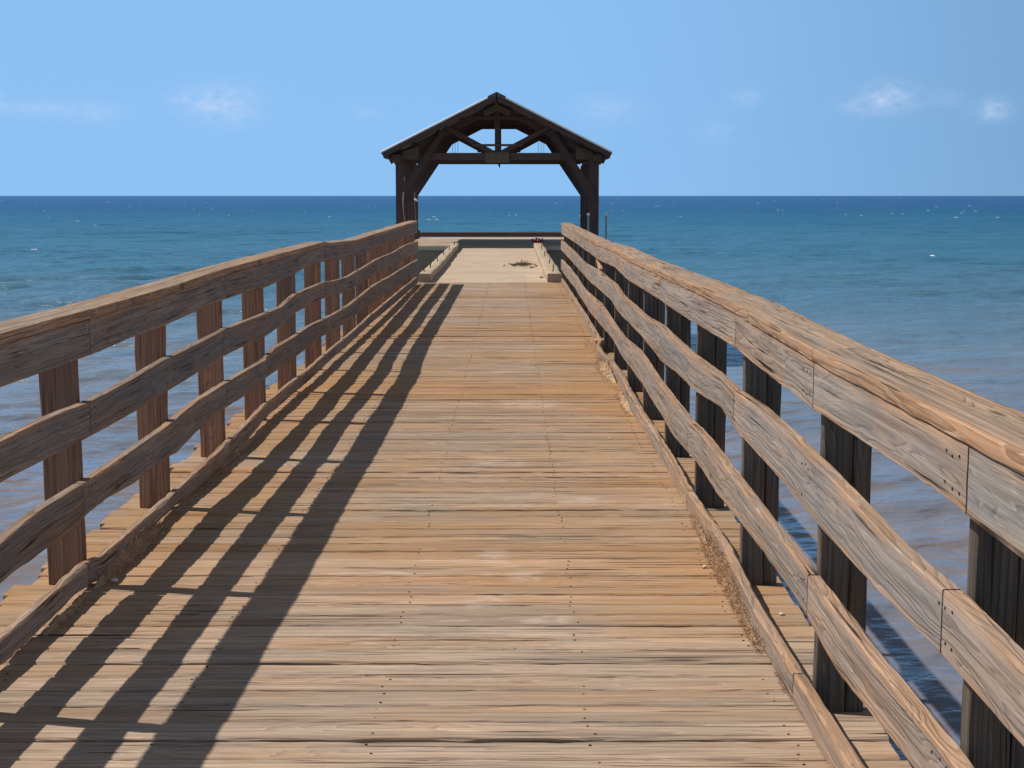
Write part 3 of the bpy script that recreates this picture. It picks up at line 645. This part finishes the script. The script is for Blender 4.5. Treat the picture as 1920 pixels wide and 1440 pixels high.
# ------------------------------------------------------------------ concrete causeway and landing
K = empty('concrete_causeway', (-.4, 35.5, 0)); tag(K, 'sandy concrete causeway between low kerbs leading from the planks to the shelter', 'causeway'); kinv = Matrix.Translation((.4, -35.5, 0))
def par(o, inv): o.matrix_parent_inverse = inv; return o
bm = bmesh.new(); bevbox(bm, -1.68, .88, 26.12, 45.0, -.40, .004, .012)
par(bm_obj('slab', bm, m_slab, K), kinv)
def ckerb(xs, seed):
    m = MB(); fr = []; n = 60
    for i in range(n+1):
        t = i/n; y = 26.15+(44.2-26.15)*t
        x0, x1 = xs(y); zz = .155+.012*ns(y*.6, seed, 1)
        fr.append((Vector(((x0+x1)/2, y, zz/2)), Vector((1, 0, 0)), Vector((0, 0, 1)), (x1-x0)/2, zz/2-.002, y))
    m.sweep(fr, nu=3, nv=2, ch=.012, rough=.01, erode=.02)
    o = par(m.build('kerb', m_kerbc, K, 50), kinv)
    return o
kl = ckerb(lambda y: (-1.665+.02*ns(y*.5, 1, 1)-.09*max(0, (y-30))/14, -1.44-.10*max(0, y-28)/15+.035*ns(y*.45, 3, 1)), 1)
kr = ckerb(lambda y: (.62+.02*ns(y*.4, 5, 2)+.02*(y-26)/18, .85+.05*ns(y*.4, 9, 2)+.03), 2)
for k_, xs, ys in ((kl, [-1.60, -1.56, -1.575, -1.58, -1.6, -1.63], [26.9, 28.3, 31.2, 34.3, 37.7, 41.8]), (kr, [.745, .76, .76, .77], [26.9, 30.2, 33.9, 38.4])):
    for x, y in zip(xs, ys):
        bm = bmesh.new(); lean = random.uniform(-.02, .02)
        tube(bm, [(x, y, .13), (x+lean*.5, y, .19), (x+lean, y+.005, .155+random.uniform(.09, .14))], .011, 7)
        o = bm_obj('reinforcing_bar', bm, m_rust, k_, True); o.parent = k_; o.matrix_parent_inverse = kinv
        o.matrix_parent_inverse = Matrix.Identity(4) @ kinv if False else Matrix.Identity(4)
Lp = empty('landing_platform', (-.5, 49.8, 0)); tag(Lp, 'pale concrete landing platform at the seaward end under the open shelter', 'platform'); linv = Matrix.Translation((.5, -49.8, 0))
bm = bmesh.new(); bevbox(bm, -4.1, 2.92, 45.0, 54.7, -.12, .012, .012); par(bm_obj('floor', bm, m_slab, Lp), linv)
bm = bmesh.new(); bevbox(bm, -4.0, 2.86, 45.08, 54.6, -1.3, -.122, .02); par(bm_obj('side_wall', bm, m_wall, Lp), linv)
b = MB(); b.bar((-3.9, 54.45, .115), (2.8, 54.45, .115), .2, .16, step=.4, tint=(.4, .55, 0)); par(b.build('end_kerb', m_dark, Lp), linv)
for x in (-3.42, 2.75):
    b = MB(); b.bar((x, 53.2, .015), (x, 53.2, .30), .22, .22, step=.1, tint=(.3, .5, 0), nu=2, nv=2); par(b.build('mooring_block', m_dark, Lp), linv)
for x in (-3.5, -.5, 2.4):
    for y in (46, 50, 54):
        bm = bmesh.new(); tube(bm, [(x, y, -1.25), (x, y, -6.6)], .22, 16); par(bm_obj('pile', bm, m_wall, Lp, True), linv)
for y in (29, 34, 39, 43.5):
    for x in (-1.3, .5):
        bm = bmesh.new(); tube(bm, [(x, y, -.39), (x, y, -6.6)], .16, 14); par(bm_obj('pile', bm, m_wall, K, True), kinv)

# ------------------------------------------------------------------ shelter
S = empty('open_shelter', (-.45, 48.8, 0)); tag(S, 'dark brown open timber shelter with a low gabled metal roof on the landing', 'shelter'); sinv = Matrix.Translation((.45, -48.8, 0))
cx = -.45; SL = .502; AP = 4.50; EV = 3.40
def roofz(dx): return AP-abs(dx)*SL
YF, YB = 43.8, 52.6
# corrugated sheets
for sgn in (-1, 1):
    bm = bmesh.new(); n = 176; prev = None
    for i in range(n+1):
        y = YF+(YB-YF)*i/n; cz = .018*math.sin(i*math.pi/2*1.0)
        row = [bm.verts.new((cx+sgn*d, y, roofz(d)+cz+o)) for (d, o) in ((.03, 0), (1.7, 0), (EV, 0), (EV, -.03), (1.7, -.03), (.03, -.03))]
        if prev:
            for k in range(6): bm.faces.new((prev[k], prev[(k+1) % 6], row[(k+1) % 6], row[k]))
        else: bm.faces.new(row)
        prev = row
    bm.faces.new(prev[::-1]); par(bm_obj('roof_sheet', bm, m_roof, S), sinv)
for sgn in (-1, 1):
    bm = bmesh.new(); tube(bm, [(cx+sgn*.26, YF-.012, roofz(.26)+.012), (cx+sgn*EV, YF-.012, roofz(EV)+.012)], .027, 12)
    par(bm_obj('rake_trim', bm, m_white, S, True), sinv)
bm = bmesh.new(); prev = None
for y in (YF-.02, YB+.02):
    row = [bm.verts.new((cx+d, y, z)) for d, z in ((0, AP+.05), (.27, AP+.05-.27*SL), (.27, AP+.01-.27*SL), (0, AP+.01), (-.27, AP+.01-.27*SL), (-.27, AP+.05-.27*SL))]
    if prev:
        for k in range(6): bm.faces.new((prev[k], prev[(k+1) % 6], row[(k+1) % 6], row[k]))
    else: bm.faces.new(row)
    prev = row
bm.faces.new(prev[::-1]); par(bm_obj('ridge_cap', bm, m_ridge, S), sinv)
def sb(name, p0, p1, wu, wv, mat=m_dark, par_=None, t=None, **kw):
    b = MB(); b.bar(p0, p1, wu, wv, step=.5, tint=t or (random.uniform(.1, .9), random.uniform(.42, .62), random.uniform(0, .3)), **kw)
    return par(b.build(name, mat, par_ or S), sinv)
# purlins under the sheets
for sgn in (-1, 1):
    for d in (.35, 1.1, 1.85, 2.6, 3.25):
        sb('purlin', (cx+sgn*d, YF+.05, roofz(d)-.085), (cx+sgn*d, YB-.05, roofz(d)-.085), .09, .08)
    b = MB(); b.bar((cx+sgn*.05, YF+.035, roofz(.05)-.105), (cx+sgn*3.36, YF+.035, roofz(3.36)-.105), .03, .13, step=.6, tint=(.1, .5, .3)); par(b.build('barge_board', m_dark, S), sinv)
    sb('eave_beam', (cx+sgn*3.27, YF+.25, 2.685), (cx+sgn*3.27, YB-.2, 2.685), .16, .11)
    sb('wall_plate', (cx+sgn*3.03, YF+.6, 2.66), (cx+sgn*3.03, YB-.2, 2.66), .26, .2)
frames = [45.6, 47.2, 48.8, 50.4, 52.0]
def flat_poly(name, pts, y, d, mat):
    bm = bmesh.new(); f = [bm.verts.new((x, y, z)) for x, z in pts]; g = [bm.verts.new((x, y+d, z)) for x, z in pts]
    bm.faces.new(f); bm.faces.new(g[::-1])
    for k in range(len(pts)): bm.faces.new((f[k], f[(k+1) % len(pts)], g[(k+1) % len(pts)], g[k]))
    return par(bm_obj(name, bm, mat, S), sinv)
for fi, y in enumerate(frames):
    for sgn in (-1, 1):
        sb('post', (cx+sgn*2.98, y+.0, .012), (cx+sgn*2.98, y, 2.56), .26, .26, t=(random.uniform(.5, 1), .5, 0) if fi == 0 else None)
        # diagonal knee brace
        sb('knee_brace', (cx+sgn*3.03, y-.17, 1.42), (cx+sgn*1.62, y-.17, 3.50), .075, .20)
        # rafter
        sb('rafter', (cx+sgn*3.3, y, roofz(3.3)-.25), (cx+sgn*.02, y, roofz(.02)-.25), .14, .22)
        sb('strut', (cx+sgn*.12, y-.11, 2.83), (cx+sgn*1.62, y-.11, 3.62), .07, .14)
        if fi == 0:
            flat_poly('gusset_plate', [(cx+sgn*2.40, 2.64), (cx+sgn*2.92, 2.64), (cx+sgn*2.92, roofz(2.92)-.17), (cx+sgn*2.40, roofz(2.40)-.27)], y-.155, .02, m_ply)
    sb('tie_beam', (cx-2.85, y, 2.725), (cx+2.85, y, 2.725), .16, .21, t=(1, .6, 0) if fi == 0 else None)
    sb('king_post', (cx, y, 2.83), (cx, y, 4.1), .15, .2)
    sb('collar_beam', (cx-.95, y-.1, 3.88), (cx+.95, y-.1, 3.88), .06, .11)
    if fi in (0, 4):
        sb('cross_rail', (cx-.75, y-.15, 3.06), (cx+.75, y-.15, 3.06), .05, .07, t=(1, .65, 0))
        if fi == 0: flat_poly('gusset_plate', [(cx-.36, 2.53), (cx+.36, 2.53), (cx+.36, 2.85), (cx-.36, 2.85)], y-.175, .02, m_ply)
        if fi == 0: flat_poly('gusset_plate', [(cx-.42, 3.98), (cx-.33, 3.93), (cx, 4.10), (cx+.33, 3.93), (cx+.42, 3.98), (cx+.42, 4.09), (cx, 4.31), (cx-.42, 4.09)], y-.155, .02, m_ply)
    bm = bmesh.new(); tube(bm, [(cx+.02, y-.1, 2.62), (cx+.02, y-.1, 2.50)], .018, 8)
    par(bm_obj('bolt', bm, m_rust, S, True), sinv)
for sgn in (-1, 1):
    for d in (1.18, 1.27, 1.36):
        bm = bmesh.new(); x = cx+sgn*(d+.12); tube(bm, [(x, 48.2, 2.78), (x, 48.2, 3.5)], .006, 6)
        par(bm_obj('hanging_wire', bm, m_rust, S, True), sinv)

# pale lines and float hanging on the left posts of the shelter
def rope(name, pts, r, mat, label, cat, group=None):
    bm = bmesh.new(); tube(bm, pts, r, 7); tag(bm_obj(name, bm, mat, None, True), label, cat, group)
def sp(u, v, y):  # metres at depth y
    zc = y*.9919+.195; return ((u-960)/2760*zc, y, 1.53+(367-v)/2760*zc*.9919)
rope('hanging_rope', [sp(757.5, 360, 45.3), sp(756.5, 376, 45.3), sp(757, 395, 45.3), sp(759, 412, 45.3), sp(760, 436, 45.3)], [.016, .016, .008, .008, .008], m_rope, 'pale rope hanging down the left shelter post, the outer of two', 'rope', 'ropes on the shelter post')
rope('hanging_rope', [sp(778, 360, 45.35), sp(778, 374, 45.35), sp(778.5, 390, 45.35), sp(780, 412, 45.35), sp(781, 436, 45.35)], [.012, .012, .007, .007, .007], m_rope, 'pale rope hanging beside the left shelter post, inner one, below the white float', 'rope', 'ropes on the shelter post')
rope('hanging_rope', [sp(759.5, 332, 45.3), sp(759, 340, 45.3)], [.013, .013], m_rope, 'short pale rope end tied high on the left shelter post', 'rope', 'ropes on the shelter post')
bm = bmesh.new(); bmesh.ops.create_uvsphere(bm, u_segments=14, v_segments=10, radius=.05)
for v in bm.verts: v.co = Vector((v.co.x*1.35, v.co.y*.8, v.co.z*.75-v.co.x*.5))
o = bm_obj('white_float', bm, m_white, None, True); o.location = sp(781, 375, 45.27); tag(o, 'small white float tied to the inner rope at the left shelter post', 'float')

# ladder with two white-capped rails on the front right of the landing
La = empty('ladder', (2.62, 44.85, 0)); tag(La, 'steel ladder with two white topped handrails right of the shelter', 'ladder'); li = Matrix.Translation((-2.62, -44.85, 0))
for u, x in ((1101, 2.31), (1135, 2.85)):
    bm = bmesh.new(); tube(bm, [(x, 44.85, -4.2), (x, 44.85, .93)], .032, 12); r_ = par(bm_obj('handrail', bm, m_steel, La, True), li)
    bm = bmesh.new(); bmesh.ops.create_uvsphere(bm, u_segments=14, v_segments=10, radius=.052, matrix=Matrix.Translation((x, 44.85, .97)))
    o = bm_obj('white_cap', bm, m_white, r_, True); o.matrix_parent_inverse = Matrix.Identity(4)
for z in np.arange(-3.9, -.1, .3):
    bm = bmesh.new(); tube(bm, [(2.31, 44.85, z), (2.85, 44.85, z)], .015, 8); par(bm_obj('rung', bm, m_steel, La, True), li)

# ------------------------------------------------------------------ litter on the causeway
bm = bmesh.new(); rnd = random.Random(2)
def twig(bm, x, y, z, L, a, el, r):
    d = Vector((math.cos(a)*math.cos(el), math.sin(a)*math.cos(el), math.sin(el))); p = Vector((x, y, z)); q = p+d*L*.5+Vector((0, rnd.uniform(-.02, .02), rnd.uniform(-.01, .02))); tube(bm, [p, q, p+d*L], [r, r*.8, r*.4], 6)
for i in range(60): twig(bm, rnd.uniform(-.03, .42), 32.3+rnd.uniform(-.25, .25), .015+rnd.random()*.04, rnd.uniform(.04, .15), rnd.choice((0, math.pi))+rnd.uniform(-.3, .3), rnd.uniform(-.03, .25), rnd.uniform(.004, .012))
T_ = bm_obj('twig_heap', bm, m_twig, None, True); tag(T_, 'heap of dark twigs and dry leaves on the sandy causeway', 'twigs', kind='stuff')
bm = bmesh.new()
for i in range(90):
    c = Vector((rnd.gauss(.26, .09), 32.35+rnd.uniform(-.2, .2), .03+abs(rnd.gauss(0, .035)))); a = Vector((rnd.uniform(-1, 1), rnd.uniform(-1, 1), rnd.uniform(-1, 1))).normalized(); b_ = a.orthogonal().normalized(); l = rnd.uniform(.015, .035)
    bm.faces.new([bm.verts.new(c+a*l), bm.verts.new(c+b_*l*.4), bm.verts.new(c-a*l), bm.verts.new(c-b_*l*.4)])
o = bm_obj('leaves', bm, m_leaf, T_); o['kind'] = 'stuff'
for (x, y, L, a, lab) in ((-.19, 32.1, .05, .1, 'short dark twig lying left of the twig heap'), (.53, 32.0, .16, 1.9, 'forked dark twig lying right of the twig heap'), (.38, 31.3, .13, .15, 'thin twig on the sand just in front of the twig heap'), (.52, 28.6-1.1, .09, .4, 'small dark scrap on the causeway near the right kerb block')):
    bm = bmesh.new(); twig(bm, x, y, .018, L, a, .15, .012); twig(bm, x+.02, y, .022, L*.7, a+.9, .3, .009)
    tag(bm_obj('twig', bm, m_twig, None, True), lab, 'twig', 'loose twigs on the causeway')
bm = bmesh.new()
for k, (dx, dz, r) in enumerate(((-.10, 0, .055), (-.02, .02, .065), (.07, .01, .06), (.14, .02, .05))):
    bmesh.ops.create_icosphere(bm, subdivisions=3, radius=r, matrix=Matrix.Translation((dx, 0, dz)))
for v in bm.verts: v.co *= 1+.35*ns(v.co.x*22, v.co.y*22, v.co.z*22)
R_ = bm_obj('red_bundle', bm, m_red, None, True); R_.location = (.73, 43.4, .22); tag(R_, 'small crumpled red and white bundle on the far end of the right kerb', 'bundle')
for dx, dy, dz in ((-.06, -.06, .045), (.13, -.05, .05), (.02, -.07, .02)):
    bm = bmesh.new(); bmesh.ops.create_icosphere(bm, subdivisions=2, radius=.024, matrix=Matrix.Translation((dx, dy, dz)))
    bm_obj('white_patch', bm, m_white, R_, True)

scene.render.engine = 'CYCLES'
